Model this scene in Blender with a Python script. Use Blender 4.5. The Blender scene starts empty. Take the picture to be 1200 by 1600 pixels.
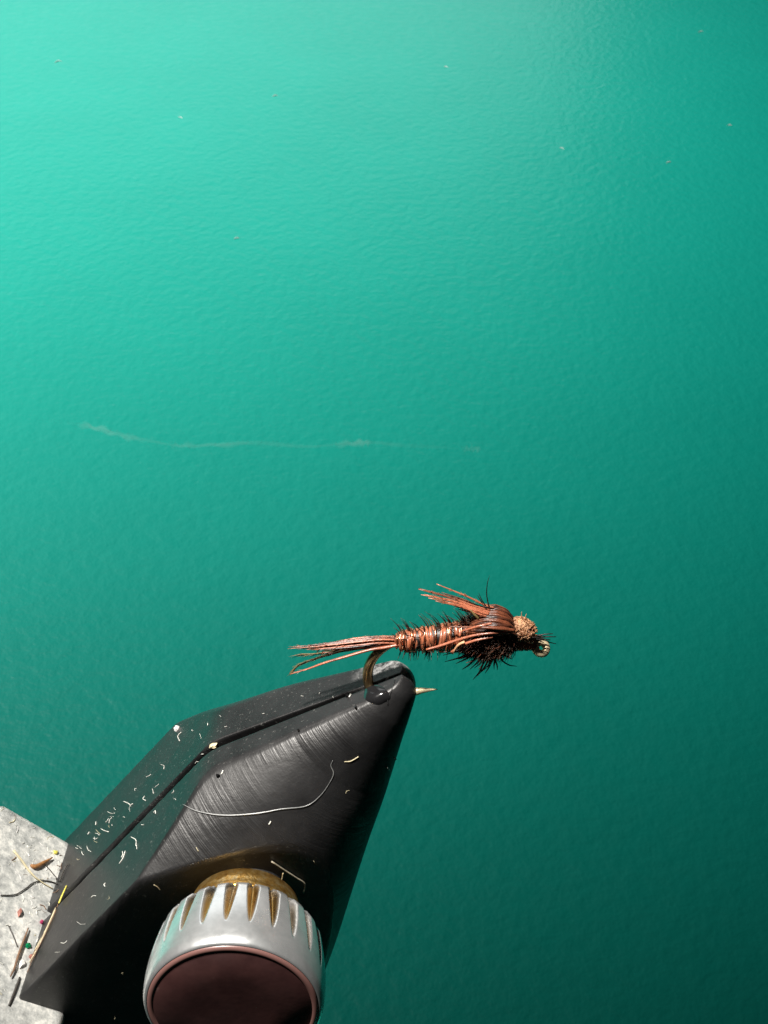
import bpy, math, random
import numpy as np
from mathutils import Vector, Matrix
from mathutils.bvhtree import BVHTree

# All lengths below are millimetres; SC turns them into metres (real size).
SC = 0.001
rng = random.Random(7)
nrng = np.random.default_rng(11)
scene = bpy.context.scene
col = scene.collection

# ------------------------------------------------------------------ camera
FPX = 1900.0                      # focal length in pixels of a 1200 x 1600 picture
PITCH = math.radians(42)
CAM_H = 150.0
C = np.array([0.0, 0.0, CAM_H])
R_ = np.array([1.0, 0, 0])
F_ = np.array([0, math.cos(PITCH), -math.sin(PITCH)])
U_ = np.array([0, math.sin(PITCH), math.cos(PITCH)])
cd = bpy.data.cameras.new('camera'); cam = bpy.data.objects.new('camera', cd); col.objects.link(cam)
cd.sensor_fit = 'HORIZONTAL'; cd.sensor_width = 36; cd.lens = 36 * FPX / 1200
cd.clip_start = 0.002; cd.clip_end = 20
cam.location = Vector(C * SC); cam.rotation_euler = (math.pi / 2 - PITCH, 0, 0)
cd.dof.use_dof = True; cd.dof.focus_distance = 0.0490; cd.dof.aperture_fstop = 57 / 0.10
scene.camera = cam

# the plane in which the vise jaws open and the hook is held: X right, n away, v up
EPS = math.radians(28)
O_ = C + 50 * F_ + 50 * (800 - 1060) / FPX * U_
N_ = math.sin(EPS) * U_ + math.cos(EPS) * F_
V_ = math.cos(EPS) * U_ - math.sin(EPS) * F_
def W(X, n, v): return O_ + X * R_ + n * N_ + v * V_
def ray(px, py): return (px - 600) / FPX * R_ + (800 - py) / FPX * U_ + F_
def P(px, py, n=0.0):             # a point of the plane n = const
    r = ray(px, py); t = (n + (O_ - C) @ N_) / (r @ N_)
    return C + t * r
def T(px, py, z=0.0):             # a point of the tabletop
    r = ray(px, py); return C + r * ((z - CAM_H) / r[2])

# ------------------------------------------------------------------ world, lamps, exposure
w = bpy.data.worlds.new('World'); scene.world = w; w.use_nodes = True
bg = w.node_tree.nodes['Background']
bg.inputs['Color'].default_value = (0.75, 0.85, 0.9, 1); bg.inputs['Strength'].default_value = 0.012

def lamp(name, kind, loc, target, energy, color, **kw):
    d = bpy.data.lights.new(name, kind); o = bpy.data.objects.new(name, d); col.objects.link(o)
    d.energy = energy; d.color = color
    for k, v in kw.items(): setattr(d, k, v)
    o.location = Vector(np.array(loc) * SC)
    o.rotation_euler = Vector((np.array(target) - np.array(loc)) * SC).to_track_quat('-Z', 'Y').to_euler()
    return o
KT = W(-5, -2, -5)
lamp('desk_lamp', 'SPOT', W(-80, -54, 290), KT, 12.0, (1.0, 0.95, 0.88), shadow_soft_size=0.012, spot_size=math.radians(8.5), spot_blend=0.55)
lamp('window_light', 'SPOT', (-618, 351, 875), (-175, 403, 0), 92.0, (0.95, 1.0, 0.98), shadow_soft_size=0.05, spot_size=0.765, spot_blend=1.0)
lamp('far_window', 'AREA', (-330, 1750, 470), (-60, 380, 0), 2.5, (0.95, 1.0, 1.0), shape='RECTANGLE', size=1.3, size_y=0.5)

vs = scene.view_settings
vs.view_transform = 'Standard'; vs.look = 'None'; vs.exposure = 0; vs.gamma = 1; vs.use_curve_mapping = False
scene.render.engine = 'CYCLES'; scene.cycles.use_denoising = True
scene.cycles.max_bounces = 8

# ------------------------------------------------------------------ materials
def mat(name, base, rough=0.5, metal=0.0, spec=0.5):
    m = bpy.data.materials.new(name); m.use_nodes = True
    b = m.node_tree.nodes['Principled BSDF']
    b.inputs['Base Color'].default_value = (*base, 1); b.inputs['Roughness'].default_value = rough
    b.inputs['Metallic'].default_value = metal; b.inputs['Specular IOR Level'].default_value = spec
    return m
class NT:
    def __init__(s, m): s.t = m.node_tree; s.b = s.t.nodes['Principled BSDF']
    def n(s, typ, **kw):
        x = s.t.nodes.new(typ)
        for k, v in kw.items():
            if k in x.bl_rna.properties: setattr(x, k, v)
            else: x.inputs[k].default_value = v
        return x
    def l(s, a, b): s.t.links.new(a, b)
    def coord(s): return s.n('ShaderNodeTexCoord').outputs['Object']
    def noise(s, scale, detail=3, rough=0.6, vec=None, **kw):
        x = s.n('ShaderNodeTexNoise', **kw); x.inputs['Scale'].default_value = scale
        x.inputs['Detail'].default_value = detail; x.inputs['Roughness'].default_value = rough
        s.l(vec if vec is not None else s.coord(), x.inputs['Vector']); return x.outputs['Fac']
    def ramp(s, fac, stops):
        x = s.n('ShaderNodeValToRGB'); e = x.color_ramp.elements
        while len(e) < len(stops): e.new(0.5)
        for el, (p, c) in zip(e, stops): el.position = p; el.color = (*c, 1) if len(c) == 3 else c
        s.l(fac, x.inputs['Fac']); return x.outputs['Color']
    def math(s, op, a, b=None, clamp=False):
        x = s.n('ShaderNodeMath'); x.operation = op; x.use_clamp = clamp
        for i, v in enumerate((a, b)):
            if v is None: continue
            if isinstance(v, (int, float)): x.inputs[i].default_value = v
            else: s.l(v, x.inputs[i])
        return x.outputs[0]
    def mix(s, fac, a, b):
        x = s.n('ShaderNodeMix'); x.data_type = 'RGBA'
        for i, v in ((0, fac), (6, a), (7, b)):
            if isinstance(v, (int, float)): x.inputs[i].default_value = v
            elif isinstance(v, tuple): x.inputs[i].default_value = (*v, 1)
            else: s.l(v, x.inputs[i])
        return x.outputs[2]
    def bump(s, h, dist, strength=1.0, normal=None):
        x = s.n('ShaderNodeBump'); x.inputs['Distance'].default_value = dist; x.inputs['Strength'].default_value = strength
        s.l(h, x.inputs['Height'])
        if normal is not None: s.l(normal, x.inputs['Normal'])
        return x.outputs['Normal']
    def attr(s, name): return s.n('ShaderNodeAttribute', attribute_name=name).outputs['Fac']
    def set(s, key, out): s.l(out, s.b.inputs[key])

M = {}
def fibre(name, dark, light, rough=0.38, spec=0.6, scale=2500):
    """natural fibre: each strand has its own shade ('tint'), with grain along it"""
    m = mat(name, dark, rough, 0, spec); t = NT(m)
    blot = t.math('MULTIPLY', t.math('SUBTRACT', t.noise(scale * 0.36, 2), 0.5), 1.5)
    f = t.math('ADD', t.math('ADD', t.math('MULTIPLY', t.attr('tint'), 0.8), blot), t.math('MULTIPLY', t.math('SUBTRACT', t.noise(scale), 0.42), 1.1), True)
    t.set('Base Color', t.ramp(f, [(0.15, dark), (0.9, light)]))
    t.set('Normal', t.bump(t.noise(scale * 2.5), 0.00003, 0.6))
    M[name] = m
fibre('pheasant', (0.034, 0.007, 0.004), (0.42, 0.135, 0.070), 0.38, 0.8)
fibre('pheasant_dark', (0.018, 0.005, 0.003), (0.17, 0.050, 0.022), 0.42, 0.6)
fibre('wound', (0.026, 0.006, 0.003), (0.42, 0.140, 0.068), 0.36, 0.8)
fibre('herl', (0.007, 0.004, 0.003), (0.12, 0.062, 0.036), 0.45, 0.5)
fibre('thread', (0.18, 0.050, 0.028), (0.40, 0.15, 0.085), 0.5, 0.4)
fibre('dubbing', (0.20, 0.080, 0.036), (0.66, 0.37, 0.20), 0.45, 0.5)
fibre('olive_feather', (0.055, 0.035, 0.014), (0.18, 0.13, 0.05), 0.5, 0.4)
M['copper'] = mat('copper', (0.72, 0.34, 0.20), 0.28, 1.0)
M['hook'] = mat('hook', (0.30, 0.21, 0.105), 0.34, 0.8)
t = NT(M['hook']); t.set('Base Color', t.ramp(t.noise(3000), [(0.35, (0.22, 0.145, 0.07)), (0.7, (0.52, 0.38, 0.20))]))
M['hook_point'] = mat('hook_point', (0.80, 0.66, 0.42), 0.42, 0.5)

# teal grained vinyl of the tabletop
M['teal'] = m = mat('teal', (0.003, 0.36, 0.275), 0.33, 0, 0.22); t = NT(m)
co = t.coord()
g0 = t.noise(430, 2, 0.5, co); g1 = t.noise(1000, 2, 0.6, co); g2 = t.noise(2300, 2, 0.6, co)
hgt = t.math('ADD', t.math('ADD', t.math('MULTIPLY', g1, 0.4), t.math('MULTIPLY', g2, 0.15)), t.math('MULTIPLY', g0, 1.0))
tn = t.bump(hgt, 0.00023, 0.8); t.set('Normal', tn); t.set('Coat Normal', tn)
t.b.inputs['Coat Weight'].default_value = 0.3; t.b.inputs['Coat Roughness'].default_value = 0.2
t.set('Base Color', t.mix(t.noise(25, 3, 0.6, co), (0.002, 0.335, 0.255), (0.004, 0.38, 0.29)))
t.set('Roughness', t.ramp(t.noise(300, 2, 0.5, co), [(0.3, (0.42,) * 3), (0.7, (0.50,) * 3)]))

# worn pale scuff on the vinyl
M['scuff'] = m = mat('scuff', (0.30, 0.72, 0.62), 0.5); t = NT(m)
al = t.math('MULTIPLY', t.attr('tint'), t.ramp(t.noise(150, 3, 0.6), [(0.30, (0.15, 0.15, 0.15)), (0.68, (1, 1, 1))]))
t.set('Alpha', t.math('MULTIPLY', al, 0.45))

# black oxide steel of the jaws, turned on the cone, dusty on the flats
M['jaw'] = m = mat('jaw', (0.022, 0.022, 0.023), 0.36, 0, 0.7); t = NT(m)
s_ax = t.attr('s_axis'); cone = t.attr('cone'); phi = t.attr('phi')
cv = t.n('ShaderNodeCombineXYZ'); t.l(t.math('MULTIPLY', s_ax, 5.2), cv.inputs[0]); t.l(t.math('MULTIPLY', phi, 0.55), cv.inputs[1])
cv2 = t.n('ShaderNodeCombineXYZ'); t.l(t.math('MULTIPLY', s_ax, 17.0), cv2.inputs[0]); t.l(t.math('MULTIPLY', phi, 0.9), cv2.inputs[1])
ln = t.noise(1.0, 2, 0.6, cv.outputs[0]); ln2 = t.noise(1.0, 2, 0.6, cv2.outputs[0])
co = t.coord()
patch = t.ramp(t.noise(330, 2, 0.5, co), [(0.38, (0.08,) * 3), (0.64, (1, 1, 1))])
lines = t.math('MULTIPLY', t.math('MULTIPLY', t.math('ADD', t.math('MULTIPLY', ln, 0.75), t.math('MULTIPLY', ln2, 0.4)), cone), patch)
nb = t.bump(lines, 0.00008, 0.5)
t.set('Normal', t.bump(t.noise(5200, 3, 0.7, co), 0.000018, 0.6, nb))
dust = t.ramp(t.noise(6500, 2, 0.8, co), [(0.635, (0, 0, 0)), (0.70, (1, 1, 1))])
haze = t.ramp(t.noise(420, 4, 0.65, co), [(0.35, (0, 0, 0)), (0.8, (1, 1, 1))])
flat = t.math('SUBTRACT', 1.0, cone, True)
c1 = t.mix(t.math('MULTIPLY', haze, 0.7), (0.006, 0.006, 0.0065), (0.019, 0.019, 0.020))
c2 = t.mix(t.math('MULTIPLY', t.math('MULTIPLY', dust, 0.22), flat), c1, (0.30, 0.30, 0.28))
rub = t.ramp(t.noise(2600, 4, 0.7, co), [(0.42, (0, 0, 0)), (0.66, (1, 1, 1))])
t.set('Base Color', t.mix(t.math('MULTIPLY', t.attr('wear'), rub), c2, (0.26, 0.26, 0.26)))
t.set('Roughness', t.math('ADD', t.math('MULTIPLY', haze, 0.14), 0.40))
M['jaw_gloss'] = mat('jaw_gloss', (0.012, 0.012, 0.013), 0.16, 0, 0.5)

# bare cast metal of the holder block, with dust and fibres pressed in
M['block'] = m = mat('block', (0.42, 0.42, 0.40), 0.5, 0.0, 0.5); t = NT(m); co = t.coord()
a = t.noise(2600, 5, 0.75, co); b_ = t.noise(520, 3, 0.6, co)
f = t.math('ADD', t.math('MULTIPLY', a, 0.65), t.math('MULTIPLY', b_, 0.35))
t.set('Base Color', t.ramp(f, [(0.36, (0.24, 0.25, 0.245)), (0.5, (0.48, 0.49, 0.47)), (0.62, (0.76, 0.755, 0.71))]))
t.set('Normal', t.bump(t.noise(2400, 3, 0.7, co), 0.00006, 0.7))

M['chrome'] = m = mat('chrome', (0.66, 0.68, 0.69), 0.24, 0.88); t = NT(m); co = t.coord()
t.set('Roughness', t.ramp(t.noise(900, 3, 0.7, co), [(0.3, (0.24,) * 3), (0.7, (0.34,) * 3)]))
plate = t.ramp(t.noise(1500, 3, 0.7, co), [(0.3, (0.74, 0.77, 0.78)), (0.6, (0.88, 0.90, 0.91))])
gold_refl = t.math('MULTIPLY', t.attr('tint'), t.ramp(t.noise(260, 2, 0.5, co), [(0.40, (0, 0, 0)), (0.56, (0.9, 0.9, 0.9))]), True)  # collar's gold reflection painted into the flutes, patchy, by their depth
t.set('Base Color', t.mix(gold_refl, t.mix(t.math('MULTIPLY', t.attr('tint'), 0.7), plate, (0.16, 0.15, 0.14)), (0.62, 0.38, 0.09)))  # flutes also painted darker with depth, as grime and shade
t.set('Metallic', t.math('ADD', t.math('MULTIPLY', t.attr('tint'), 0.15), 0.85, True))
M['brass'] = m = mat('brass', (0.62, 0.38, 0.12), 0.33, 0.92); t = NT(m)
t.set('Base Color', t.ramp(t.noise(3200, 4, 0.75), [(0.32, (0.42, 0.20, 0.05)), (0.5, (0.72, 0.44, 0.12)), (0.68, (0.88, 0.72, 0.40))]))
t.set('Normal', t.bump(t.noise(2600, 3, 0.7), 0.00008, 0.7))
M['maroon'] = m = mat('maroon', (0.060, 0.027, 0.025), 0.34, 0, 0.5); t = NT(m); co = t.coord()
t.set('Base Color', t.ramp(t.noise(380, 4, 0.7, co), [(0.35, (0.024, 0.010, 0.010)), (0.62, (0.042, 0.018, 0.017)), (0.74, (0.11, 0.07, 0.066))]))
t.set('Normal', t.bump(t.noise(900, 3, 0.6, co), 0.00003, 0.6))
t.set('Roughness', t.ramp(t.noise(450, 3, 0.6), [(0.35, (0.27,) * 3), (0.7, (0.45,) * 3)]))
M['maroon_edge'] = mat('maroon_edge', (0.17, 0.085, 0.075), 0.35, 0, 0.5)

def plain(name, c, rough=0.5, spec=0.4, var=0.35):
    m = mat(name, c, rough, 0, spec); t = NT(m)
    t.set('Base Color', t.ramp(t.noise(2200, 3), [(0.3, tuple(x * (1 - var) for x in c)), (0.7, tuple(min(1, x * (1 + var * 0.5)) for x in c))]))
    M[name] = m
plain('lint', (0.75, 0.75, 0.69)); plain('silver', (0.16, 0.165, 0.165), 0.3, 0.9); plain('dark_hair', (0.05, 0.045, 0.04))
plain('straw', (0.62, 0.55, 0.36)); plain('yellow', (0.75, 0.66, 0.12)); plain('green', (0.0, 0.20, 0.075), 0.2, 0.8)
plain('pink', (0.34, 0.15, 0.12)); plain('magenta', (0.36, 0.02, 0.10), 0.25, 0.7); plain('husk', (0.36, 0.17, 0.06))
plain('white', (0.78, 0.76, 0.74)); plain('brown_hair', (0.20, 0.12, 0.075)); plain('clear', (0.30, 0.27, 0.21), 0.2, 0.8)

# ------------------------------------------------------------------ mesh helpers
def obj(name, verts, faces, material, parent=None, base=None, attrs=None, smooth=True, sharp=None, kind=None):
    """verts in world millimetres; the object's origin is its parent's origin or `base`"""
    verts = np.asarray(verts, float)
    if parent is not None: org = np.array(parent['_o'])
    else: org = np.array(base if base is not None else verts.mean(0))
    me = bpy.data.meshes.new(name)
    me.from_pydata(((verts - org) * SC).tolist(), [], faces)
    if attrs:
        for k, v in attrs.items():
            at = me.attributes.new(k, 'FLOAT', 'POINT'); at.data.foreach_set('value', np.asarray(v, 'f'))
    me.polygons.foreach_set('use_smooth', [smooth] * len(me.polygons))
    if sharp: me.set_sharp_from_angle(angle=math.radians(sharp))
    me.update()
    o = bpy.data.objects.new(name, me); col.objects.link(o); me.materials.append(M[material])
    if parent is not None: o.parent = parent
    if parent is None: o.location = Vector(org * SC)
    o['_o'] = [float(q) for q in org]
    if kind: o['kind'] = kind
    return o
def thing(name, loc, label, cat, group=None):
    o = bpy.data.objects.new(name, None); col.objects.link(o); o.location = Vector(np.array(loc) * SC)
    o.empty_display_size = 0.002
    o['_o'] = [float(q) for q in loc]; tag(o, label, cat, group); return o
def tag(o, label, cat, group=None):
    o['label'] = label; o['category'] = cat
    if group: o['group'] = group
    return o
class MB:
    def __init__(s): s.v = []; s.f = []; s.t = []
    def grid(s, rings, closed=True, cap0=False, cap1=False, tint=0.5):
        base = len(s.v); k = len(rings[0])
        for r in rings: s.v.extend(r)
        s.t.extend([tint] * (k * len(rings)))
        for i in range(len(rings) - 1):
            for j in range(k if closed else k - 1):
                a = base + i * k + j; b = base + i * k + (j + 1) % k
                s.f.append((a, b, b + k, a + k))
        if cap0: s.f.append(tuple(base + j for j in reversed(range(k))))
        if cap1: s.f.append(tuple(base + (len(rings) - 1) * k + j for j in range(k)))
    def tube(s, pts, rad, sides=6, tint=0.5, flat=1.0, up=None):
        pts = np.asarray(pts, float); n = len(pts)
        rad = np.full(n, rad, float) if np.isscalar(rad) else np.interp(np.linspace(0, 1, n), np.linspace(0, 1, len(rad)), rad)
        tg = np.gradient(pts, axis=0); tg /= np.linalg.norm(tg, axis=1)[:, None] + 1e-12
        x = np.cross(tg[0], up if up is not None else (0.31, 0.2, 0.93))
        if np.linalg.norm(x) < 1e-3: x = np.cross(tg[0], (1, 0, 0))
        x /= np.linalg.norm(x); an = np.arange(sides) * 2 * math.pi / sides
        rings = []
        for i in range(n):
            x = x - tg[i] * (x @ tg[i]); x /= np.linalg.norm(x); y = np.cross(tg[i], x)
            rings.append([pts[i] + rad[i] * (math.cos(q) * x + flat * math.sin(q) * y) for q in an])
        s.grid(rings, True, True, True, tint)
    def build(s, name, material, parent=None, base=None, kind=None, sharp=None, smooth=True):
        return obj(name, s.v, s.f, material, parent, base, {'tint': s.t}, smooth, sharp, kind)
def spline(ctrl, n):
    """Catmull-Rom through the control points"""
    c = np.asarray(ctrl, float)
    if len(c) == 2: return c[0] + (c[1] - c[0]) * np.linspace(0, 1, n)[:, None]
    c = np.vstack([2 * c[0] - c[1], c, 2 * c[-1] - c[-2]]); m = len(c) - 3; out = []
    for q in np.linspace(0, m - 1e-6, n):
        i = int(q); u = q - i; a, b, d, e = c[i:i + 4]
        out.append(0.5 * (2 * b + (d - a) * u + (2 * a - 5 * b + 4 * d - e) * u * u + (3 * b - a - 3 * d + e) * u ** 3))
    return np.array(out)
def wob(pts, amp):
    pts = np.array(pts); n = len(pts)
    k = nrng.normal(0, amp, (max(3, n // 4 + 1), 3))
    for c in range(3): pts[:, c] += np.interp(np.linspace(0, 1, n), np.linspace(0, 1, len(k)), k[:, c]) * np.sin(np.linspace(0.2, math.pi / 2, n))
    return pts

# ------------------------------------------------------------------ tabletop
nx, ny = 60, 60
tv, tf = [], []
for j in range(ny + 1):
    for i in range(nx + 1):
        tv.append((-900 + 1800 * i / nx, -500 + 1900 * j / ny, 0.0))
for j in range(ny):
    for i in range(nx):
        a = j * (nx + 1) + i; tf.append((a, a + 1, a + nx + 2, a + nx + 1))
top = obj('tabletop', tv, tf, 'teal', base=(0, 0, 0)); top['kind'] = 'structure'
top['label'] = 'teal green grained vinyl tabletop, bright at upper left and dark at lower right'
def scuff(path, wpx, amp=1.0):
    path = np.array(path, float); n = 60
    pp = spline(np.c_[path, np.zeros(len(path))], n)[:, :2]
    V, A, F = [], [], []
    for i, (x, y) in enumerate(pp):
        e = min(1, 4 * min(i, n - 1 - i) / n); wd = wpx * (0.75 + 0.25 * math.sin(i * 0.35 + path[0, 0])); y += 1.5 * math.sin(i * 0.5 + path[0, 0])
        for k in (-1, -0.4, 0.4, 1):
            V.append(T(x, y + k * wd, 0.004 if abs(k) == 1 else 0.03)); A.append(amp * e * (0 if abs(k) == 1 else 1))
    for i in range(n - 1):
        for k in range(3):
            a = i * 4 + k; F.append((a, a + 1, a + 5, a + 4))
    obj('scuff_mark', V, F, 'scuff', top, attrs={'tint': A})
scuff([(60, 655), (150, 669), (228, 689), (300, 696), (412, 693), (500, 697), (582, 691), (670, 699), (752, 702)], 4, 0.22)
scuff([(118, 662), (150, 669), (190, 680), (228, 689)], 7, 0.6)
scuff([(262, 696), (300, 696), (412, 693)], 5, 0.35)
scuff([(520, 695), (566, 692), (580, 692)], 7, 0.6)
scuff([(720, 702), (738, 701), (752, 702)], 6, 0.6)

# ------------------------------------------------------------------ the vise
A2 = np.array([0.643, 0.766]); U2 = np.array([-0.766, 0.643])
def J(S, u, n):                    # jaw frame: S back from the tip along the axis, u across, n away
    q = -S * A2 + u * U2
    return W(q[0], n, q[1])
vise = thing('fly_tying_vise', W(-15, 0, -16), 'black steel fly tying vise with pale grey holder block and fluted metal thumb screw', 'vise')
RHO, SCN, U0 = 1.05, 0.347, -0.65
S_TAN = SCN - RHO * math.sin(math.atan(0.48))
def r_cone(S):
    if S < S_TAN: return math.sqrt(max(0, RHO ** 2 - (S - SCN) ** 2))
    if S < 11: return 1.0 + 0.48 * S + 0.11 * math.exp(-((S - 4.2) / 2.0) ** 2)
    return 6.28 + 0.48 * (S - 11) - 0.014 * min(S - 11, 10) ** 2
def smin(a, b, k):
    h = np.maximum(k - np.abs(a - b), 0) / k
    return np.minimum(a, b) - h * h * k * 0.25
def make_jaw(name, side):          # side -1: towards the camera, +1: behind
    smax = 24.0; ns, na = 330, 460
    verts, sa, cm, ph = [], [], [], []
    n_out = 4.7 if side < 0 else 5.55
    def nc(S): return 0.45 if side > 0 else 0.45 * min(1, max(0, (S - 0.8) / 3.0))
    def gap(S): return 0.07 + 0.028 * min(max(S, 0), 7)
    # first station at which the half section has some size
    Ss = SCN - RHO + 0.012
    for s0 in np.linspace(SCN - RHO, SCN, 400):
        if r_cone(s0) > 0.22 + gap(s0): Ss = s0; break
    q = np.linspace(0, 1, ns); stations = Ss + (smax - Ss) * (0.25 * q + 0.75 * q ** 2)
    rings_center = []
    for S in stations:
        r = r_cone(S); c = nc(S); g = gap(S)
        # section in (u, m), m = distance from the gap outwards: m = side * n
        cm_ = side * c
        f1 = 0.255 + 0.4684 * (S - 0.723); f2 = 3.39
        mlo, mhi = g, min(n_out, cm_ + r)
        mm = mlo + 0.45 * (mhi - mlo)
        half = math.sqrt(max(r * r - (mm - cm_) ** 2, 1e-6))
        ulo, uhi = U0 - half, min(U0 + half, f1, f2)
        uc = 0.5 * (ulo + uhi)
        an = np.linspace(0, 2 * math.pi, na, endpoint=False)
        du, dm = np.cos(an), np.sin(an)
        def pl(nu, nm, d):         # distance along the ray to plane nu*u + nm*m = d
            den = nu * du + nm * dm; num = d - nu * uc - nm * mm
            return np.where(den > 1e-6, num / np.maximum(den, 1e-6), 1e3)
        pu, pm = uc - U0, mm - cm_
        bq = pu * du + pm * dm; cq = pu * pu + pm * pm - r * r
        dc = -bq + np.sqrt(np.maximum(bq * bq - cq, 0))
        k = 0.16 * min(1, r / 1.6)
        dflat = smin(pl(1, 0, f1), pl(1, 0, f2), k * 2)
        und = 0.21 if side < 0 else 0.0          # the near side is cut back a little towards the bottom
        dside = pl(-und, 1, n_out - und * 3.39)
        dpl = smin(dflat, dside, 0.30 if S > 8 else k)
        dgap = pl(0, -1, -g)
        d = smin(smin(dc, dpl, k), dgap, min(k, 0.10))
        cone = np.clip((np.minimum(dpl, dgap) - dc) / 0.10, 0, 1)
        for i in range(na):
            verts.append(J(S, uc + d[i] * du[i], side * (mm + d[i] * dm[i])))
        sa.extend([S] * na); cm.extend(cone.tolist())
        ph.extend((np.arctan2(np.array(mm + d * dm - cm_), uc + d * du - U0)).tolist())
        rings_center.append((uc, mm))
    faces = []
    for i in range(len(stations) - 1):
        for j in range(na):
            a = i * na + j; b = i * na + (j + 1) % na
            faces.append((a, b, b + na, a + na) if side > 0 else (a, a + na, b + na, b))
    # rounded nose
    uc, mm = rings_center[0]; first = np.array(verts[:na]); cen = J(stations[0] - 0.05, uc, side * mm)
    prev = 0
    for q_ in (0.75, 0.45, 0.15):
        ofs = len(verts); lift = J(stations[0] - 0.05 * (1 - q_ ** 2), uc, side * mm) - J(stations[0], uc, side * mm)
        c0 = J(stations[0], uc, side * mm)
        for i in range(na): verts.append(c0 + (first[i] - c0) * q_ + lift)
        sa.extend([stations[0]] * na); cm.extend([0] * na); ph.extend([0] * na)
        for j in range(na):
            a = prev + j; b = prev + (j + 1) % na; a2 = ofs + j; b2 = ofs + (j + 1) % na
            faces.append((a2, b2, b, a) if side > 0 else (a2, a, b, b2))
        prev = ofs
    verts.append(cen); sa.append(0); cm.append(0); ph.append(0); ci = len(verts) - 1
    for j in range(na):
        a = prev + j; b = prev + (j + 1) % na
        faces.append((ci, b, a) if side > 0 else (ci, a, b))
    return obj(name, verts, faces, 'jaw', vise, attrs={'s_axis': sa, 'cone': cm, 'phi': ph, 'wear': [max(0.0, min(1.0, (1.5 - q) / 1.2)) if side > 0 else 0.0 for q in sa]}), verts, faces
jf, jfv, jff = make_jaw('front_jaw', -1)
jr, jrv, jrf = make_jaw('rear_jaw', 1)
jf['label'] = 'black front jaw with a turned cone and flat bevelled top'

# holder block behind the jaws: rounded box in jaw coordinates
def rounded_box(lo, hi, rad, seg=6):
    V, F = [], []; lo = np.array(lo, float); hi = np.array(hi, float); c = (lo + hi) / 2; h = (hi - lo) / 2 - rad
    m = 24
    idx = {}
    def vert(d):
        d = np.array(d); p = np.sign(d) * 0
        q = np.clip(d * 2, -1, 1)
        return None
    # sphere grid pushed apart to the box corners
    rings = []
    th = np.linspace(0, math.pi, 2 * seg + 2)
    for i, t_ in enumerate(th):
        ring = []
        for k in range(4 * (seg + 1)):
            a = (k % (seg + 1)) / seg * math.pi / 2 + (k // (seg + 1)) * math.pi / 2
            tt = math.pi / 2 * (i / seg) if i <= seg else math.pi / 2 * ((i - 1) / seg)
            d = np.array([math.sin(tt) * math.cos(a), math.sin(tt) * math.sin(a), math.cos(tt)])
            qx = 1 if (k // (seg + 1)) in (0, 3) else -1; qy = 1 if (k // (seg + 1)) in (0, 1) else -1
            qz = 1 if i <= seg else -1
            ring.append(c + h * np.array([qx, qy, qz]) + rad * d)
        rings.append(ring)
    return rings
mb = MB()
rings = rounded_box((20.35, 0.9, -6.5), (46, 7.55, 5.05), 0.6)
mb.grid([[J(*p) for p in r] for r in rings], True, True, True)
blk = mb.build('holder_block', 'block', vise, sharp=40)
blk['label'] = 'mottled pale grey metal holder block dusted with lint'
blk_v, blk_f = mb.v, mb.f

# thumb screw, axis towards the camera
KX, KV = -5.66, -8.2
knob_o = W(KX, -4.7, KV)
def lathe(prof, name, material, parent, na=240, flute=None, cap0=False, cap1=True, sharp=None):
    m_ = MB(); rings = []; dep = []
    for (n, r) in prof:
        ring = []
        for i in range(na):
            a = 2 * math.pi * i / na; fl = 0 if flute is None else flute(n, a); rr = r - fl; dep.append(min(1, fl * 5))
            ring.append(W(KX + rr * math.cos(a), n, KV + rr * math.sin(a)))
        rings.append(ring)
    m_.grid(rings, True, cap0, cap1)
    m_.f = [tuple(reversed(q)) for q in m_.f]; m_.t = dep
    return m_.build(name, material, parent, sharp=sharp)
NF = 24
def flute(n, a):
    x = (n + 8.45) / (8.45 - 6.02)          # 0 at the pointed end, 1 at the back shoulder
    if x <= 0.01: return 0
    ph = ((a * NF / (2 * math.pi) + 0.3) % 1) - 0.5
    env = min(1, x * 1.25) ** 0.5 * (1 if x < 0.9 else max(0, 1 - (x - 0.9) * 6))
    half = 0.29 * env + 1e-4
    q = abs(ph) / half
    return 0.36 * env * (1 - q ** 2) if q < 1 else 0
prof = []
for n, r in [(-5.90, 2.2), (-5.90, 2.52), (-5.92, 2.66), (-6.0, 2.84), (-6.18, 3.04), (-6.4, 3.17)]: prof.append((n, r))
for q in np.linspace(0, 1, 34): prof.append((-6.5 - 2.45 * q, 3.21 + 0.22 * math.sin(q * math.pi * 0.62)))
for q in np.linspace(0.1, 1, 10): prof.append((-8.95 - 0.50 * math.sin(q * math.pi / 2), 3.21 + 0.22 * math.sin(math.pi * 0.62) - 0.19 * (1 - math.cos(q * math.pi / 2))))
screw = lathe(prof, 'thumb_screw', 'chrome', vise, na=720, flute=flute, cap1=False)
screw['label'] = 'fluted bright metal thumb screw with dark maroon end face'
rf = prof[-1][1]
lathe([(-2.4, 1.6), (-4.84, 1.6), (-4.84, 1.4)], 'shaft', 'jaw', screw)
collar = lathe([(-2.9, 1.5), (-4.6, 1.5), (-4.62, 2.24), (-5.2, 2.36), (-5.35, 2.36), (-5.45, 2.46), (-5.91, 2.5), (-5.92, 2.3)], 'brass_collar', 'brass', screw)
lathe([(-9.40, rf - 0.02), (-9.47, rf - 0.03), (-9.53, rf - 0.09), (-9.54, rf - 0.16), (-9.53, rf - 0.22), (-9.48, rf - 0.27)], 'end_rim', 'maroon_edge', screw, cap1=False)
lathe([(-9.40, rf - 0.22), (-9.51, rf - 0.26), (-9.52, 1.5), (-9.52, 0.2)], 'end_face', 'maroon', screw)

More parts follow.
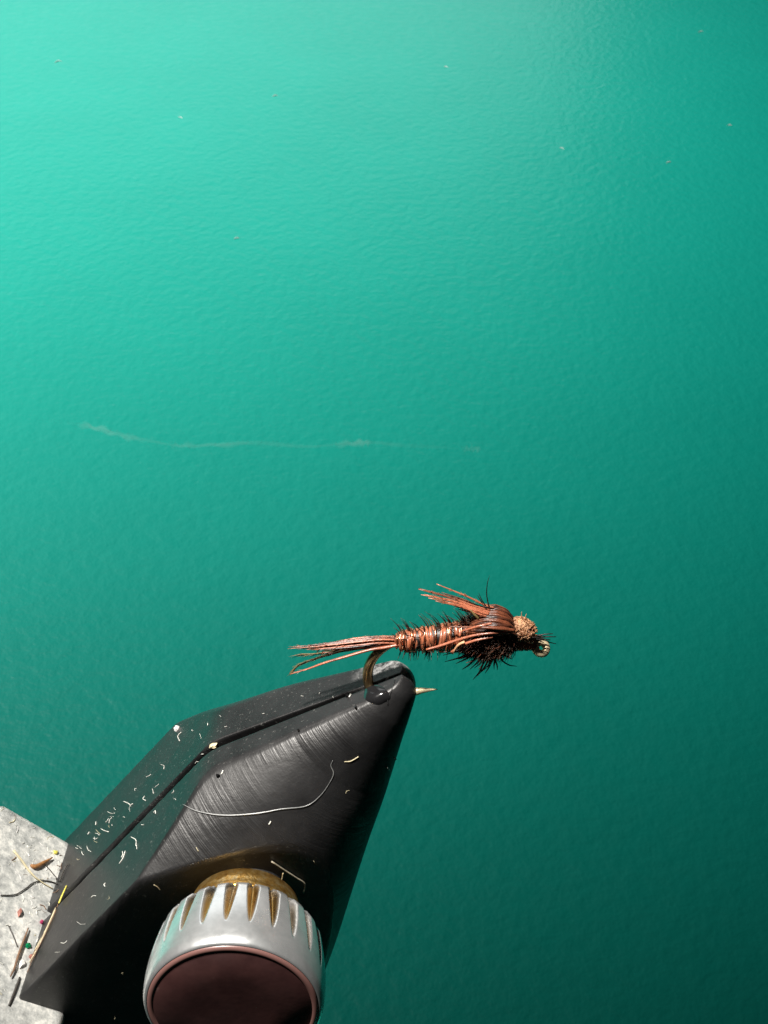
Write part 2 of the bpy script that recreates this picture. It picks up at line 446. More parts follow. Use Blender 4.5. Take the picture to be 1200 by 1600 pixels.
# polished bead of lacquer beside the hook on the front jaw
bvh_f = BVHTree.FromPolygons([Vector(p) for p in jfv], jff)
bvh_r = BVHTree.FromPolygons([Vector(p) for p in jrv], jrf)
bvh_b = BVHTree.FromPolygons([Vector(p) for p in blk_v], blk_f)
def hit(px, py):
    best = None; d = Vector(ray(px, py)).normalized()
    for b in (bvh_f, bvh_r, bvh_b):
        h = b.ray_cast(Vector(C), d)
        if h[0] is not None and (best is None or h[3] < best[3]): best = h
    if best is None: return None
    nrm = np.array(best[1]); nrm = nrm if nrm @ np.array(d) < 0 else -nrm
    return np.array(best[0]), nrm / np.linalg.norm(nrm)
def on(px, py, lift=0.03):
    h = hit(px, py)
    return None if h is None else h[0] + h[1] * lift
mb = MB(); rings = []
for i in range(14):
    q = i / 13; ring = []
    for k in range(48):
        a = 2 * math.pi * k / 48
        rr = 1 + 0.06 * math.sin(3 * a + 1) + 0.04 * math.sin(5 * a)
        ex, ey = 21 * rr * q * math.cos(a), 17 * rr * q * math.sin(a)
        h = hit(588 + ex + 0.25 * ey, 1085 + ey)
        ring.append(h[0] + h[1] * (-0.01 + 0.13 * (1 - q ** 3)))
    rings.append(ring)
mb.grid(rings, True, False, False); mb.f.append(tuple(range(48)))
mb.build('lacquer_bead', 'jaw_gloss', jf)
# raised burr that crosses the nose of the front jaw
pts = [on(x, y, 0.012) for x, y in spline([(617, 1063, 0), (612, 1078, 0), (606, 1093, 0), (606, 1101, 0)], 16)[:, :2]]
mb = MB(); mb.tube(pts, 0.025, 6); mb.build('burr', 'jaw', jf)

# ------------------------------------------------------------------ the fly
fly = thing('fishing_fly', P(575, 1070), 'small copper brown nymph fishing fly on a hook clamped in the vise', 'fishing fly')
PXM = 49.2 / FPX                    # mm per pixel at the fly
# hook
hk = [(838, 1004, 0), (800, 1000, 0), (720, 998, 0), (650, 1000, 0), (620, 1003, 0), (601, 1011, 0), (585, 1025, 0), (576, 1043, 0), (575, 1062, 0), (582, 1083, 0), (600, 1094, 0), (625, 1091, 0), (648, 1080.5, 0)]
hp = [P(x, y) for x, y in spline(hk, 70)[:, :2]]
mb = MB(); mb.tube(hp, [0.15, 0.16, 0.17, 0.17, 0.18, 0.20, 0.21, 0.21, 0.20, 0.19, 0.18], 16)
hook = mb.build('hook', 'hook', fly); hook['label'] = 'bronze hook bend rising out of the jaws'
mb = MB(); mb.tube(spline([P(640, 1084), P(650, 1080.5), P(660, 1079), P(684, 1077)], 16), [0.155, 0.17, 0.155, 0.10, 0.012], 12)
mb.build('point', 'hook_point', hook)
mb = MB(); mb.tube(spline([P(649, 1078, -0.05), P(640, 1073, -0.12), P(630, 1069, -0.16)], 8), [0.07, 0.06, 0.015], 6)
mb.build('barb', 'hook_point', hook)
# eye: a ring of wire
ec = P(845, 1012.5, -0.02)
exv = 0.94 * R_ - 0.34 * V_; exv /= np.linalg.norm(exv)
eyv = 0.72 * N_ + 0.62 * (0.34 * R_ + 0.94 * V_); eyv -= exv * (eyv @ exv); eyv /= np.linalg.norm(eyv)
mb = MB(); rings = []; ezv = np.cross(exv, eyv)
for i in range(48):
    a = 2 * math.pi * i / 48; d = math.cos(a) * exv + math.sin(a) * eyv
    rings.append([ec + d * (0.235 + 0.16 * math.cos(b)) + ezv * 0.16 * math.sin(b) for b in np.arange(14) * 2 * math.pi / 14])
rings.append(rings[0]); mb.grid(rings, True)
mb.build('eye', 'hook_point', hook)

# body axis helper: pixel centre line and radius
def body(t, ctrl):
    c = np.array(ctrl, float); x = np.interp(t, np.linspace(0, 1, len(c)), c[:, 0]); y = np.interp(t, np.linspace(0, 1, len(c)), c[:, 1]); r = np.interp(t, np.linspace(0, 1, len(c)), c[:, 2])
    return P(x, y), r * PXM
ABD = [(616, 1001, 8), (628, 1001, 15), (645, 1000.5, 18), (668, 998, 20), (692, 996, 21.5), (716, 993, 22.5), (742, 991, 23.5)]
def helix(mb, t0, t1, turns, rad, lift, ph0=0, flat=1.0, tint=(0.2, 0.9), ctrl=ABD, steps=26, jit=0.0, lean=0.0):
    n = int(turns * steps); pts = []; ch = []
    for i in range(n + 1):
        q = i / n; t = t0 + (t1 - t0) * q; a = ph0 + turns * 2 * math.pi * q
        t_ = t + lean * math.cos(a) + jit * math.sin(a * 0.37 + ph0) * 0.02
        c, r = body(t_, ctrl); rr = r + lift + jit * 0.03 * math.sin(2.7 * a + ph0)
        pts.append(c + rr * (math.cos(a) * V_ + math.sin(a) * (-N_)))
    mb.tube(pts, rad, 7, rng.uniform(*tint), flat)
mb = MB(); rings = []
for i in range(40):
    c, r = body(i / 39, ABD)
    rings.append([c + r * 0.93 * (1 + 0.04 * math.sin(i * 2.1 + b)) * (math.cos(b) * V_ - math.sin(b) * N_) for b in np.arange(28) * 2 * math.pi / 28])
mb.grid(rings, True, True, True, 0.15)
abd = mb.build('abdomen', 'herl', fly)
for k in range(10):                                  # the wound tail fibres, each turn with its own lie
    mb = MB(); t0 = 0.012 + 0.098 * k + rng.uniform(-0.010, 0.010)
    for (off, rad, tl) in ((0.0, 0.085, (0.5, 1.0)), (0.020, 0.07, (0.6, 1.0)), (0.036, 0.055, (0.3, 0.9)), (0.060, 0.04, (0.0, 0.2)), (0.08, 0.035, (0.0, 0.05))):
        helix(mb, t0 + off, t0 + off + 0.055, 1.1, rad * rng.uniform(0.75, 1.25), -0.05 - off * 0.8 + rng.uniform(-0.02, 0.02), rng.uniform(0, 6), tint=tl, jit=1.0, lean=rng.uniform(-0.03, 0.035), steps=40)
    mb.build('wound_fiber', 'wound', abd)
mb = MB(); helix(mb, 0.03, 0.98, 7.2, 0.042, 0.035, 0.6, steps=44, jit=0.4, lean=0.035)
mb.build('copper_rib', 'copper', abd)
mb = MB(); helix(mb, 0.60, 0.86, 1.2, 0.036, 0.04, 2.2, steps=44, lean=-0.05); helix(mb, 0.06, 0.3, 1.2, 0.036, 0.04, 4.2, steps=44, lean=-0.045)
mb.build('copper_rib', 'copper', abd)

def barb(mb, p0, d, length, bend, r0=0.028, tint=None):
    d = np.array(d) / np.linalg.norm(d); pts = []
    for q in np.linspace(0, 1, 6): pts.append(p0 + d * length * q + np.array(bend) * length * q * q)
    mb.tube(pts, [r0, r0 * 0.9, r0 * 0.55, r0 * 0.2], 4, rng.uniform(0, 0.6) if tint is None else tint)
mb = MB()
for i in range(100):                                  # herl flues standing off the abdomen
    tt = rng.uniform(0.03, 0.98); tt = round(tt * 8) / 8 + rng.uniform(-0.045, 0.045); tt = min(0.99, max(0.03, tt))
    c, r = body(tt, ABD)
    a = rng.gauss(0, 0.45) if i % 2 == 0 else math.pi + rng.gauss(0, 0.5)
    rad = math.cos(a) * V_ + math.sin(a) * (-N_)
    upw = math.cos(a) > 0
    ln = rng.uniform(0.38, 0.72) if upw else rng.uniform(0.28, 0.55)
    barb(mb, c + rad * r * 0.93, rad + (-0.25 if upw else rng.uniform(-0.2, 0.35)) * R_, ln, (-0.45 if upw else -0.1) * R_ + 0.1 * nrng.normal(size=3), 0.026)
mb.build('herl_flue', 'herl', abd, kind='stuff')

# tail
def strand(name, ctrl, rad, material, tint, parent=fly, n=26, flat=0.75, w=0.0, sides=7):
    mb = MB(); pts = spline([P(*c) for c in ctrl], n)
    if w: pts = wob(pts, w)
    mb.tube(pts, rad, sides, tint, flat)
    if material == 'pheasant':                       # short barbules that lie along the fibre
        for _ in range(34):
            i = rng.randrange(2, n - 2); d = pts[i + 1] - pts[i]; d /= np.linalg.norm(d); q = nrng.normal(size=3); q -= d * (q @ d); q /= np.linalg.norm(q)
            barb(mb, pts[i] + q * 0.02, d + q * rng.uniform(0.25, 0.6), rng.uniform(0.10, 0.24), q * -0.1, 0.009, min(1, max(0, tint + rng.uniform(-0.3, 0.2))))
    return mb.build(name, material, parent)
TR = [0.044, 0.050, 0.047, 0.036, 0.022, 0.007]
for k, (y0, ym, ye, xe, n0, ti) in enumerate([(994, 997, 1011, 451, 0.10, 0.9), (996.5, 1000, 1012.5, 453, -0.10, 0.55), (999, 1003, 1013, 450, -0.22, 1.0), (1001.5, 1006, 1014, 466, -0.12, 0.7), (1004, 1008, 1015.5, 480, -0.25, 0.85), (998, 1000, 1012, 470, 0.22, 0.05), (1005.5, 1010, 1017, 495, 0.02, 0.1), (997.5, 1001.5, 1012.6, 460, -0.16, 0.0), (1000.5, 1004.6, 1013.6, 462, -0.19, 0.05), (995.2, 998.6, 1011.6, 456, 0.02, 0.1), (1002.8, 1007.2, 1015, 475, -0.2, 0.0), (1007, 1011.5, 1020, 520, -0.22, 0.5)]):
    strand('tail_fiber', [(626, y0 + 1.5, n0 * 0.7), (596, y0 + 0.6, n0), (560, ym, n0 * 1.1), (505, ym + (ye - ym) * 0.62, n0 * 1.3), (xe, ye, n0 * 1.8)], TR, 'pheasant', ti, w=0.012)
strand('tail_fiber', [(624, 1007, -0.25), (600, 1012, -0.32), (572, 1016.5, -0.40), (516, 1033, -0.5), (480, 1046, -0.5), (453, 1053, -0.5)], [0.07, 0.08, 0.07, 0.055, 0.04, 0.02], 'pheasant', 0.7, w=0.015)
for ctrl in ([(600, 1009, 0.1), (545, 1014, 0.2), (505, 1020, 0.3), (464, 1024, 0.4)], [(602, 1010, 0.0), (540, 1016.5, 0.0), (494, 1029, 0.0), (470, 1038, 0.05), (459, 1047, 0.1)]):
    f = strand('tail_feather', ctrl, [0.05, 0.055, 0.05, 0.035, 0.012], 'olive_feather', 0.5)
    mb = MB(); pts = spline([P(*c) for c in ctrl], 40)
    for i in range(6, 38):
        for sgn in (-1, 1):
            d = (pts[max(0, i - 2)] - pts[min(39, i + 2)]); d = -d / np.linalg.norm(d)
            barb(mb, pts[i], d * 1.0 + sgn * 0.22 * V_ + rng.uniform(-0.3, 0.1) * N_, rng.uniform(0.25, 0.55), -0.1 * sgn * V_, 0.016, rng.uniform(0.3, 1))
    mb.build('feather_barb', 'olive_feather', f, kind='stuff')

# thorax of peacock herl
THX = [(730, 991, 24), (742, 991, 31), (758, 991, 36), (775, 990.5, 37), (792, 991, 33), (806, 994, 22)]
mb = MB(); rings = []
for i in range(30):
    c, r = body(i / 29, THX)
    rings.append([c + r * 0.86 * (1 + 0.06 * math.sin(5 * b + i * 1.7)) * (math.cos(b) * V_ - math.sin(b) * N_) for b in np.arange(36) * 2 * math.pi / 36])
mb.grid(rings, True, True, True, 0.1); thx = mb.build('thorax', 'herl', fly)
mb = MB()
for i in range(3600):
    tt = rng.random(); c, r = body(tt, THX); a = rng.uniform(0.25, 2 * math.pi - 0.25)
    if abs(a) < 0.9 or abs(a - 2 * math.pi) < 0.9:
        if rng.random() < 0.8: continue
    rad = math.cos(a) * V_ + math.sin(a) * (-N_)
    low = max(0, -math.cos(a))
    barb(mb, c + rad * r * 0.78, rad * rng.uniform(0.6, 1) + rng.uniform(-0.95, 0.15) * R_, rng.uniform(0.14, 0.36) + 0.26 * low * rng.random(), 0.3 * nrng.normal(size=3) * 0.7 - 0.25 * R_, rng.uniform(0.010, 0.021), rng.uniform(0, 1) ** 1.3)
mb.build('herl_flue', 'herl', thx, kind='stuff')
mb = MB()
for i in range(900):
    tt = rng.random(); c, r = body(tt, THX); a = rng.uniform(0.7, 2 * math.pi - 0.7)
    rad = math.cos(a) * V_ + math.sin(a) * (-N_)
    barb(mb, c + rad * r * 0.80, rad * rng.uniform(0.4, 0.9) + rng.uniform(-1.1, -0.1) * R_, rng.uniform(0.18, 0.42), 0.25 * nrng.normal(size=3) - 0.25 * R_, rng.uniform(0.012, 0.024), rng.uniform(0.2, 1))
mb.build('brown_flue', 'pheasant_dark', thx, kind='stuff')
for k in range(5):
    mb = MB(); helix(mb, 0.10 + 0.15 * k, 0.27 + 0.15 * k, 1.2, 0.06, -0.07, rng.uniform(0, 6), tint=(0.2, 0.9), ctrl=THX, steps=40)
    mb.build('herl_strand', 'herl', thx)
# long dark herl points hanging below the thorax
for k, (x0, y0, x1, y1, n) in enumerate([(735, 1008, 690, 1019, -0.6), (738, 1012, 692, 1024, -0.55), (740, 1016, 695, 1034, -0.3), (742, 1020, 712, 1037, -0.5), (748, 1022, 722, 1046, -0.4), (752, 1026, 734, 1046, -0.6), (758, 1028, 739, 1062, -0.3), (764, 1028, 746, 1056, -0.5), (768, 1028, 752, 1050, -0.2), (775, 1028, 772, 1046, -0.4), (772, 1026, 777, 1047, -0.5), (782, 1028, 808, 1041, -0.2), (786, 1022, 800, 1030, 0.1), (756, 1024, 741, 1044, -0.1), (746, 1018, 716, 1030, -0.7), (770, 1026, 758, 1052, -0.6), (744, 1012, 706, 1016, -0.7), (750, 1020, 728, 1036, -0.75), (762, 1024, 748, 1046, -0.75)]):
    xm, ym = (x0 + x1) / 2 + rng.uniform(-2, 4), (y0 + y1) / 2 + rng.uniform(-1, 4)
    strand('leg_fiber', [(x0 + 8, y0 - 12, n * 0.8), (x0, y0, n), (xm, ym, n), (x1, y1, n + rng.uniform(-0.2, 0.2))], [0.05, 0.05, 0.04, 0.012], 'herl', rng.uniform(0, 0.9), n=12, parent=thx)

# wing case: brown fibres pulled over the thorax, tips left free behind
mb = MB()
WC = [(737, 966), (746, 957), (760, 950), (776, 948), (790, 953), (800, 963), (806, 975)]
def case_pt(q, a):
    """q along, a round the body"""
    tt = 0.06 + 0.92 * q; c, r = body(tt, THX); k = 1.10 + 0.10 * math.sin(math.pi * min(1, q * 1.1))
    return c + r * k * (math.cos(a) * V_ - math.sin(a) * N_)
rings = [[case_pt(q, a) for a in np.linspace(-1.25, 0.92, 40)] for q in np.linspace(0.0, 1, 26)]
inner = [[case_pt(q, a) - 0.05 * V_ for a in np.linspace(-1.25, 0.92, 40)] for q in np.linspace(0.0, 1, 26)]
mb.grid([r + list(reversed(i_)) for r, i_ in zip(rings, inner)], True, True, True, 0.3)
case = mb.build('wing_case', 'pheasant_dark', fly)
for k in range(44):
    a0 = -1.2 + 2.15 * (k + rng.random() * 1.6) / 44; mb = MB()
    pts = [case_pt(q, a0 + 0.06 * math.sin(q * 5 + k)) * 1.0 + 0.0 * V_ for q in np.linspace(-0.02, 1.0, 18)]
    mb.tube(wob(pts, 0.008), [0.03, 0.05, 0.055, 0.05, 0.04], 6, rng.choice([0.0, 0.15, 0.3, 0.5, 0.75]))
    mb.build('wing_case_fiber', 'pheasant_dark', case)
for k, (x0, y0, x1, y1, n, ti) in enumerate([(758, 946, 682, 912.5, 0.1, 0.95), (754, 949, 655, 920, 0.15, 0.3), (752, 950, 654, 921, -0.05, 0.55), (752, 953, 658, 929, -0.15, 1.0), (750, 952, 664, 928, 0.05, 0.8), (750, 955, 669, 934, -0.25, 0.9), (750, 957, 680, 939, -0.3, 0.9), (751, 959, 690, 938, -0.1, 0.6), (752, 961, 700, 942, -0.35, 0.95), (752, 964, 710, 946, -0.3, 0.4), (753, 966, 716, 952, -0.2, 0.15), (754, 950, 690, 926, 0.3, 0.2)]):
    strand('tuft_fiber', [(x0 + 14, y0 + 3, n * 0.9), (x0, y0, n), ((x0 * 0.6 + x1 * 0.4), (y0 * 0.6 + y1 * 0.4) - 1.5, n), (x1, y1, n * 1.5)], [0.042, 0.05, 0.045, 0.036, 0.02], 'pheasant', ti, w=0.01, n=18)
# strap of fibre along the side and the pale leg fibres
strand('leg_fiber', [(804, 985, -0.75), (780, 982, -0.98), (752, 980, -0.95), (728, 980, -0.75), (700, 979, -0.55)], [0.08, 0.09, 0.075, 0.05, 0.03], 'pheasant_dark', 0.9)
strand('leg_fiber', [(800, 988, -0.8), (770, 989, -1.02), (740, 993, -0.95), (712, 1001, -0.8), (688, 1009, -0.72), (666, 1015, -0.7)], [0.05, 0.055, 0.06, 0.065, 0.07, 0.045], 'pheasant', 0.8)
strand('leg_fiber', [(770, 995, -1.0), (745, 1000, -1.0), (722, 1008, -0.9), (705, 1019, -0.85)], [0.06, 0.07, 0.07, 0.05], 'pheasant', 0.9)
strand('leg_fiber', [(768, 974, -0.9), (750, 978, -0.95), (735, 982, -0.85), (722, 986, -0.75)], [0.05, 0.06, 0.06, 0.04], 'pheasant', 1.0)
strand('pale_fiber', [(748, 967, -0.75), (741, 960, -0.75), (735, 953, -0.7)], [0.07, 0.06, 0.03], 'olive_feather', 1.0, n=8)
strand('pale_fiber', [(726, 1003, -0.95), (716, 1008, -0.95), (707, 1021, -0.85)], [0.07, 0.06, 0.05], 'dubbing', 0.9, n=8)
strand('bristle', [(764, 948, 0), (760.5, 930, 0.05), (761.5, 912, 0.05), (765, 899, 0.05)], [0.035, 0.03, 0.022, 0.008], 'herl', 0.0, n=14)
strand('bristle', [(759, 947, -0.1), (752, 936, -0.1), (748, 926, -0.1)], [0.03, 0.025, 0.008], 'herl', 0.0, n=8)
strand('bristle', [(756, 946, 0.1), (749, 935, 0.1), (746, 930, 0.1)], [0.03, 0.02, 0.008], 'herl', 0.1, n=8)

# head: thread collar, dubbed ball, dark tips over the eye
HEAD = [(798, 1001, 15), (808, 1001, 16), (820, 1003, 13.5), (830, 1005, 11), (838, 1007, 7)]
mb = MB(); rings = []
for i in range(24):
    c, r = body(i / 23, HEAD)
    rings.append([c + r * 0.92 * (math.cos(b) * V_ - math.sin(b) * N_) for b in np.arange(24) * 2 * math.pi / 24])
mb.grid(rings, True, True, True, 0.3); hd = mb.build('thread_head', 'thread', fly)
mb = MB(); helix(mb, 0.0, 1.0, 17, 0.032, -0.01, 0, tint=(0.5, 0.5), ctrl=HEAD, steps=24, jit=0.3)
mb.build('thread_wrap', 'thread', hd, kind='stuff')
DUB = [(801, 984, 15), (806, 982, 19.5), (816, 982, 20), (827, 986, 17.5), (834, 992, 12)]
mb = MB(); rings = []
for i in range(20):
    c, r = body(i / 19, DUB); c = c - 0.05 * N_
    rings.append([c + r * 0.86 * (math.cos(b) * V_ - math.sin(b) * N_) for b in np.arange(24) * 2 * math.pi / 24])
mb.grid(rings, True, True, True, 0.2); db = mb.build('dubbed_ball', 'dubbing', fly)
mb = MB()
for i in range(900):
    tt = rng.random(); c, r = body(tt, DUB); c = c - 0.05 * N_; a = rng.uniform(-math.pi, math.pi)
    if abs(a) > 2.2 and rng.random() < 0.6: continue
    rad = math.cos(a) * V_ - math.sin(a) * N_; tan = -math.sin(a) * V_ - math.cos(a) * N_
    h = rng.uniform(0.03, 0.08); ps = c + rad * r * 0.84; w_ = rng.uniform(0.07, 0.17); an = rng.uniform(0, 6.28)
    e = math.cos(an) * R_ + math.sin(an) * tan
    mb.tube(spline([ps - e * w_, ps + rad * h * 0.8 - e * w_ * 0.6, ps + rad * h + e * w_ * 0.2, ps + rad * h * 0.7 + e * w_, ps + e * w_ * 0.8], 8), [0.019, 0.022, 0.022, 0.016], 4, rng.random())
for (x, y, dx, dy) in ((815, 962, 0, -6), (821, 963, 2, -4)):
    mb.tube(spline([P(x, y + 5, -0.05), P(x + dx * 0.3, y + dy * 0.4, -0.05), P(x + dx, y + dy, -0.05)], 6), [0.02, 0.018, 0.008], 5, 1.0)
mb.build('dubbing_loop', 'dubbing', db, kind='stuff')
for (x0, y0, x1, y1, n) in [(832, 995, 864, 990, 0.1), (832, 997, 869, 995, -0.1), (834, 998, 860, 1000, -0.2), (836, 1001, 869, 1006, 0.2), (831, 994, 852, 995, -0.3), (834, 999, 857, 1002, -0.35), (833, 996, 849, 999, -0.45), (832, 995, 846, 996, -0.25), (835, 1000, 850, 1004, -0.1)]:
    strand('head_bristle', [(x0 - 6, y0 - 1, n), (x0, y0, n), ((x0 + x1) / 2, (y0 + y1) / 2 - 1, n), (x1, y1, n)], [0.06, 0.055, 0.035, 0.018], 'herl', 0.1, n=8, parent=hd)

# ------------------------------------------------------------------ lint, clippings and scraps
def clip_path(path, n, lift):
    out = []
    for x, y in spline(np.c_[np.array(path, float), np.zeros(len(path))], n)[:, :2]:
        h = on(x, y, lift)
        if h is not None: out.append(h)
    return np.array(out)
def fibre_on(name, path, rad, material, label, cat, group=None, n=18, lift=None, arch=0.0):
    pts = clip_path(path, n, (max(rad) if not np.isscalar(rad) else rad) * 0.9 if lift is None else lift)
    if len(pts) < 3: return None
    if arch:
        nn = hit(*path[len(path) // 2]); nn = nn[1] if nn is not None else U_
        pts = pts + nn * (arch * np.sin(np.linspace(0, math.pi, len(pts))))[:, None]
    mb = MB(); mb.tube(pts, rad, 6, rng.random())
    return tag(mb.build(name, material, None, base=pts[0]), label, cat, group)
def flake_on(name, px, py, rx, ry, rot, material, label, cat, group=None, thick=0.09, k=9):
    h = hit(px, py)
    if h is None: return None
    p, nn = h; rx *= 0.8; ry *= 0.8; x = np.cross(nn, F_); x /= np.linalg.norm(x); y = np.cross(nn, x)
    ph = math.radians(rot); ex = math.cos(ph) * x + math.sin(ph) * y; ey = -math.sin(ph) * x + math.cos(ph) * y
    d = (p - C) @ F_ / FPX; lo, hi, mid = [], [], []
    for i in range(k):
        a = 2 * math.pi * i / k; q = rng.uniform(0.55, 1.2)
        o = ex * rx * d * q * math.cos(a) + ey * ry * d * q * math.sin(a)
        lo.append(p + o - nn * 0.02); mid.append(p + o * 1.02 + nn * thick * rng.uniform(0.4, 0.8)); hi.append(p + o * 0.7 + nn * thick * rng.uniform(0.8, 1.3))
    mb = MB(); mb.grid([lo, mid, hi], True, True, True)
    return tag(mb.build(name, material, None, base=p, smooth=False), label, cat, group)

fibre_on('silver_thread', [(286, 1257), (310, 1268), (350, 1274), (400, 1271), (440, 1264), (478, 1259), (500, 1243), (515, 1222), (521, 1208), (517, 1196), (520, 1188)], [0.014, 0.030, 0.036, 0.036, 0.028, 0.022, 0.013, 0.012, 0.020, 0.016, 0.010], 'silver', 'long curved silvery thread stuck across the turned cone of the front jaw', 'thread', n=70)
fibre_on('lint_fiber', [(538, 1190), (548, 1189), (560, 1182)], [0.012, 0.024, 0.02], 'straw', 'short pale fibre just right of the silvery thread end on the cone', 'lint')
fibre_on('clear_clipping', [(424, 1343), (445, 1357), (462, 1368), (476, 1378), (474, 1392)], 0.034, 'clear', 'bent clear nylon clipping on the black jaw above the thumb screw', 'clipping', lift=0.1)
fibre_on('clear_clipping', [(442, 1360), (440, 1370), (434, 1378)], 0.03, 'straw', 'short whitish curled clipping beside the brass collar of the thumb screw', 'clipping', lift=0.12)
flake_on('chip', 334, 1164, 9, 4.5, 20, 'straw', 'cream chip at the bend of the black gap between the jaws', 'chip', thick=0.15)
flake_on('chip', 277, 1140, 6, 5, 30, 'white', 'white speck on the upper outer edge of the rear jaw', 'chip', thick=0.15)
for (x, y) in ((544, 1088), (557, 1106), (467, 1142), (341, 1212)):
    flake_on('lacquer_chip', x, y, 4.5, 3.5, rng.uniform(0, 180), 'jaw_gloss', 'tiny glossy black chip standing on the cone of the front jaw', 'chip', 'glossy black chips on the cone', thick=0.14, k=6)
for (x, y, dx, dy) in ((346, 1210, 3, -6), (546, 1090, 2, -6), (620, 1192, -4, -9), (604, 1198, 3, 4), (420, 1288, 3, -5)):
    fibre_on('lint_speck', [(x, y), (x + dx * 0.5 + 0.5, y + dy * 0.5), (x + dx, y + dy)], 0.03, 'lint', 'tiny white lint speck on the cone of the front jaw', 'lint', 'lint specks on the cone', n=6)
GR = 'lint on the flat tops of the jaws'
LB = 'tiny pale lint fibre lying on a flat top of the jaws'
def curl(x, y, L, material='lint', label=LB, cat='lint', group=GR, rad=0.013):
    a = rng.uniform(0, 6.28); b = a + rng.gauss(0, 0.8); L *= rng.uniform(0.4, 1.1)
    p1 = (x + L * 0.5 * math.cos(a), y + L * 0.5 * math.sin(a)); p2 = (p1[0] + L * 0.5 * math.cos(b), p1[1] + L * 0.5 * math.sin(b))
    return fibre_on('lint_fiber', [(x, y), p1, p2], rad * rng.choice([0.45, 0.6, 0.8, 1.0, 1.3]), material, label, cat, group, n=9)
for x, y, L in [(281, 1158, 16), (236, 1210, 18), (256, 1202, 20), (226, 1244, 10), (248, 1225, 10), (213, 1232, 9), (240, 1240, 10), (300, 1140, 8), (312, 1146, 8), (325, 1130, 6), (345, 1120, 5), (351, 1136, 6), (383, 1090, 6), (168, 1268, 14), (171, 1276, 10), (158, 1295, 12), (146, 1310, 14), (150, 1284, 12), (136, 1322, 12), (128, 1330, 14), (140, 1300, 8), (178, 1262, 8),
               (500, 1082, 5), (470, 1087, 5), (520, 1088, 4), (410, 1115, 5), (205, 1308, 26), (196, 1330, 22), (212, 1318, 14), (225, 1288, 10), (240, 1270, 9), (268, 1240, 8), (275, 1250, 8), (318, 1178, 8), (310, 1190, 7), (190, 1340, 12), (165, 1380, 14), (150, 1400, 12), (120, 1440, 14), (105, 1470, 14), (86, 1488, 12)]:
    curl(x, y, L)
for i in range(16):
    q = rng.random(); curl(110 + 90 * q + rng.uniform(-8, 12), 1335 - 75 * q + rng.uniform(-8, 10), rng.uniform(6, 13), rng.choice(['lint', 'straw', 'lint']))
for x, y, L in [(170, 1400, 14), (250, 1390, 12), (310, 1330, 9), (190, 1520, 9), (540, 1240, 10), (490, 1345, 7), (180, 1590, 12)]:
    curl(x, y, L, 'straw', 'faint lint fibre on the dark shaded side of the front jaw', group='lint on the dark jaw side', rad=0.010)
# dust-laden block
for i in range(110):
    x = rng.uniform(0, 105); y = rng.uniform(1262, 1560)
    if x > 112 - (y - 1320) * 0.36 and y > 1320: continue
    h = hit(x, y)
    if h is None: continue
    curl(x, y, rng.uniform(5, 17), rng.choice(['lint', 'white', 'straw', 'lint', 'brown_hair']), 'short lint fibre matted on the pale holder block', group='lint on the holder block', rad=0.018)
fibre_on('dark_hair', [(0, 1400), (22, 1399), (38, 1390), (52, 1380), (70, 1377), (90, 1382)], 0.028, 'dark_hair', 'fine dark hair curving across the holder block from the left edge', 'hair', n=30, lift=0.06)
fibre_on('straw_fiber', [(20, 1330), (32, 1345), (47, 1365), (62, 1378), (82, 1390)], [0.06, 0.06, 0.05, 0.03, 0.02], 'straw', 'long pale straw fibre slanting down the holder block', 'fibre', n=24, lift=0.07)
fibre_on('husk', [(46, 1354), (54, 1356), (66, 1350), (80, 1342)], [0.06, 0.12, 0.11, 0.08, 0.03], 'husk', 'small brown husk curled on the holder block', 'husk', n=14)
flake_on('yellow_crumb', 86, 1332, 4, 5.5, 10, 'yellow', 'yellow crumb near the upper corner of the holder block', 'crumb')
fibre_on('dark_hair', [(70, 1352), (80, 1364), (92, 1378)], 0.024, 'dark_hair', 'short straight dark hair below the brown husk on the block', 'hair', n=10, lift=0.06)
fibre_on('dark_hair', [(108, 1350), (102, 1360), (95, 1378)], 0.035, 'dark_hair', 'thick dark hair beside the gap at the right edge of the block', 'hair', n=10, lift=0.06)
pts = spline([J(20.2, 3.45, -0.9), J(19.6, 3.75, -0.1), J(19.9, 4.3, 0.9)], 12); mb = MB()
mb.tube([P(104, 1384, 0.6), P(98, 1397, 0.1), P(92, 1411, -0.5)], [0.035, 0.04, 0.04], 6)
tag(mb.build('yellow_bristle', 'yellow', None, base=P(92, 1411, -0.5)), 'thin bright yellow bristle sticking out of the gap by the block', 'bristle')
flake_on('pink_scrap', 30, 1426, 5, 11, 25, 'pink', 'pinkish brown pointed scrap on the holder block', 'scrap', thick=0.14, k=4)
flake_on('magenta_scrap', 64, 1442, 4, 5, 60, 'magenta', 'bright magenta scrap in the corner between jaw and block', 'scrap', thick=0.2, k=5)
flake_on('green_flake', 42, 1478, 7, 8, 15, 'green', 'shiny green flake lodged between jaw and block', 'flake', thick=0.12, k=6)
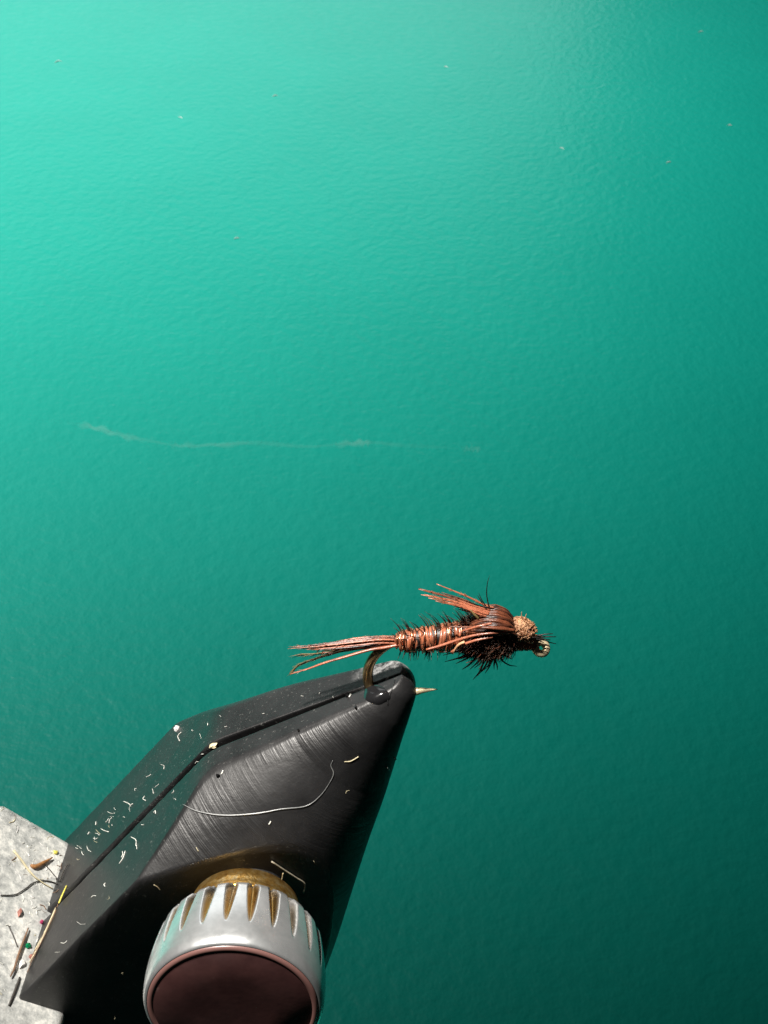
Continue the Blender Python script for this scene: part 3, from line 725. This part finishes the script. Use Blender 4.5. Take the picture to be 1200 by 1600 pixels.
flake_on('white_flake', 33, 1506, 7, 11, 15, 'white', 'white oval flake below the shiny green flake', 'flake', thick=0.13, k=8)
flake_on('pink_scrap', 47, 1496, 5, 4, 15, 'pink', 'small reddish scrap at lower right of the shiny green flake', 'scrap', thick=0.18, k=6)
fibre_on('dark_stalk', [(42, 1452), (34, 1474), (26, 1496), (20, 1516), (14, 1528)], [0.03, 0.055, 0.055, 0.05, 0.03], 'brown_hair', 'long thin brown stalk left of the green and white flakes', 'stalk', n=26, lift=0.12)
fibre_on('dark_hair', [(13, 1447), (20, 1462), (27, 1480)], 0.028, 'dark_hair', 'faint dark hair left of the brown stalk on the block', 'hair', n=10)
fibre_on('dark_stalk', [(30, 1528), (24, 1545), (18, 1560), (13, 1572)], [0.04, 0.06, 0.05, 0.04], 'dark_hair', 'dark stalk at the lowest corner of jaw and block', 'stalk', n=12)
for k in range(9):
    x0 = 92 - k * 2.2 + rng.uniform(-2, 2); y0 = 1412 + k * 5
    fibre_on('brown_hair', [(x0, y0), (x0 - 16, y0 + 36), (x0 - 32 + rng.uniform(-4, 3), y0 + 68)], rng.uniform(0.02, 0.034), rng.choice(['brown_hair', 'straw', 'brown_hair', 'dark_hair']), 'fine brown hair lying along the seam between jaw and block', 'hair', 'hairs along the jaw seam', n=22, lift=0.05)
# lint on the tabletop
for (x, y, L) in [(370, 373, 9), (91, 97, 12), (430, 150, 8), (282, 184, 7), (1045, 254, 8), (1140, 196, 7), (697, 105, 7), (1095, 50, 8), (878, 232, 7)]:
    a = rng.uniform(-0.6, 0.6); pts = spline([T(x - L * 0.5, y + 2 * a, 0.06), T(x, y - L * 0.18, 0.14), T(x + L * 0.45, y - 3 * a, 0.08)], 9)
    mb = MB(); mb.tube(pts, [0.05, 0.12, 0.12, 0.05], 6)
    tag(mb.build('lint_speck', 'lint', None, base=pts[0]), 'tiny white lint speck lying on the teal tabletop', 'lint', 'lint specks on the tabletop')
for o in list(scene.objects):
    if '_o' in o: del o['_o']
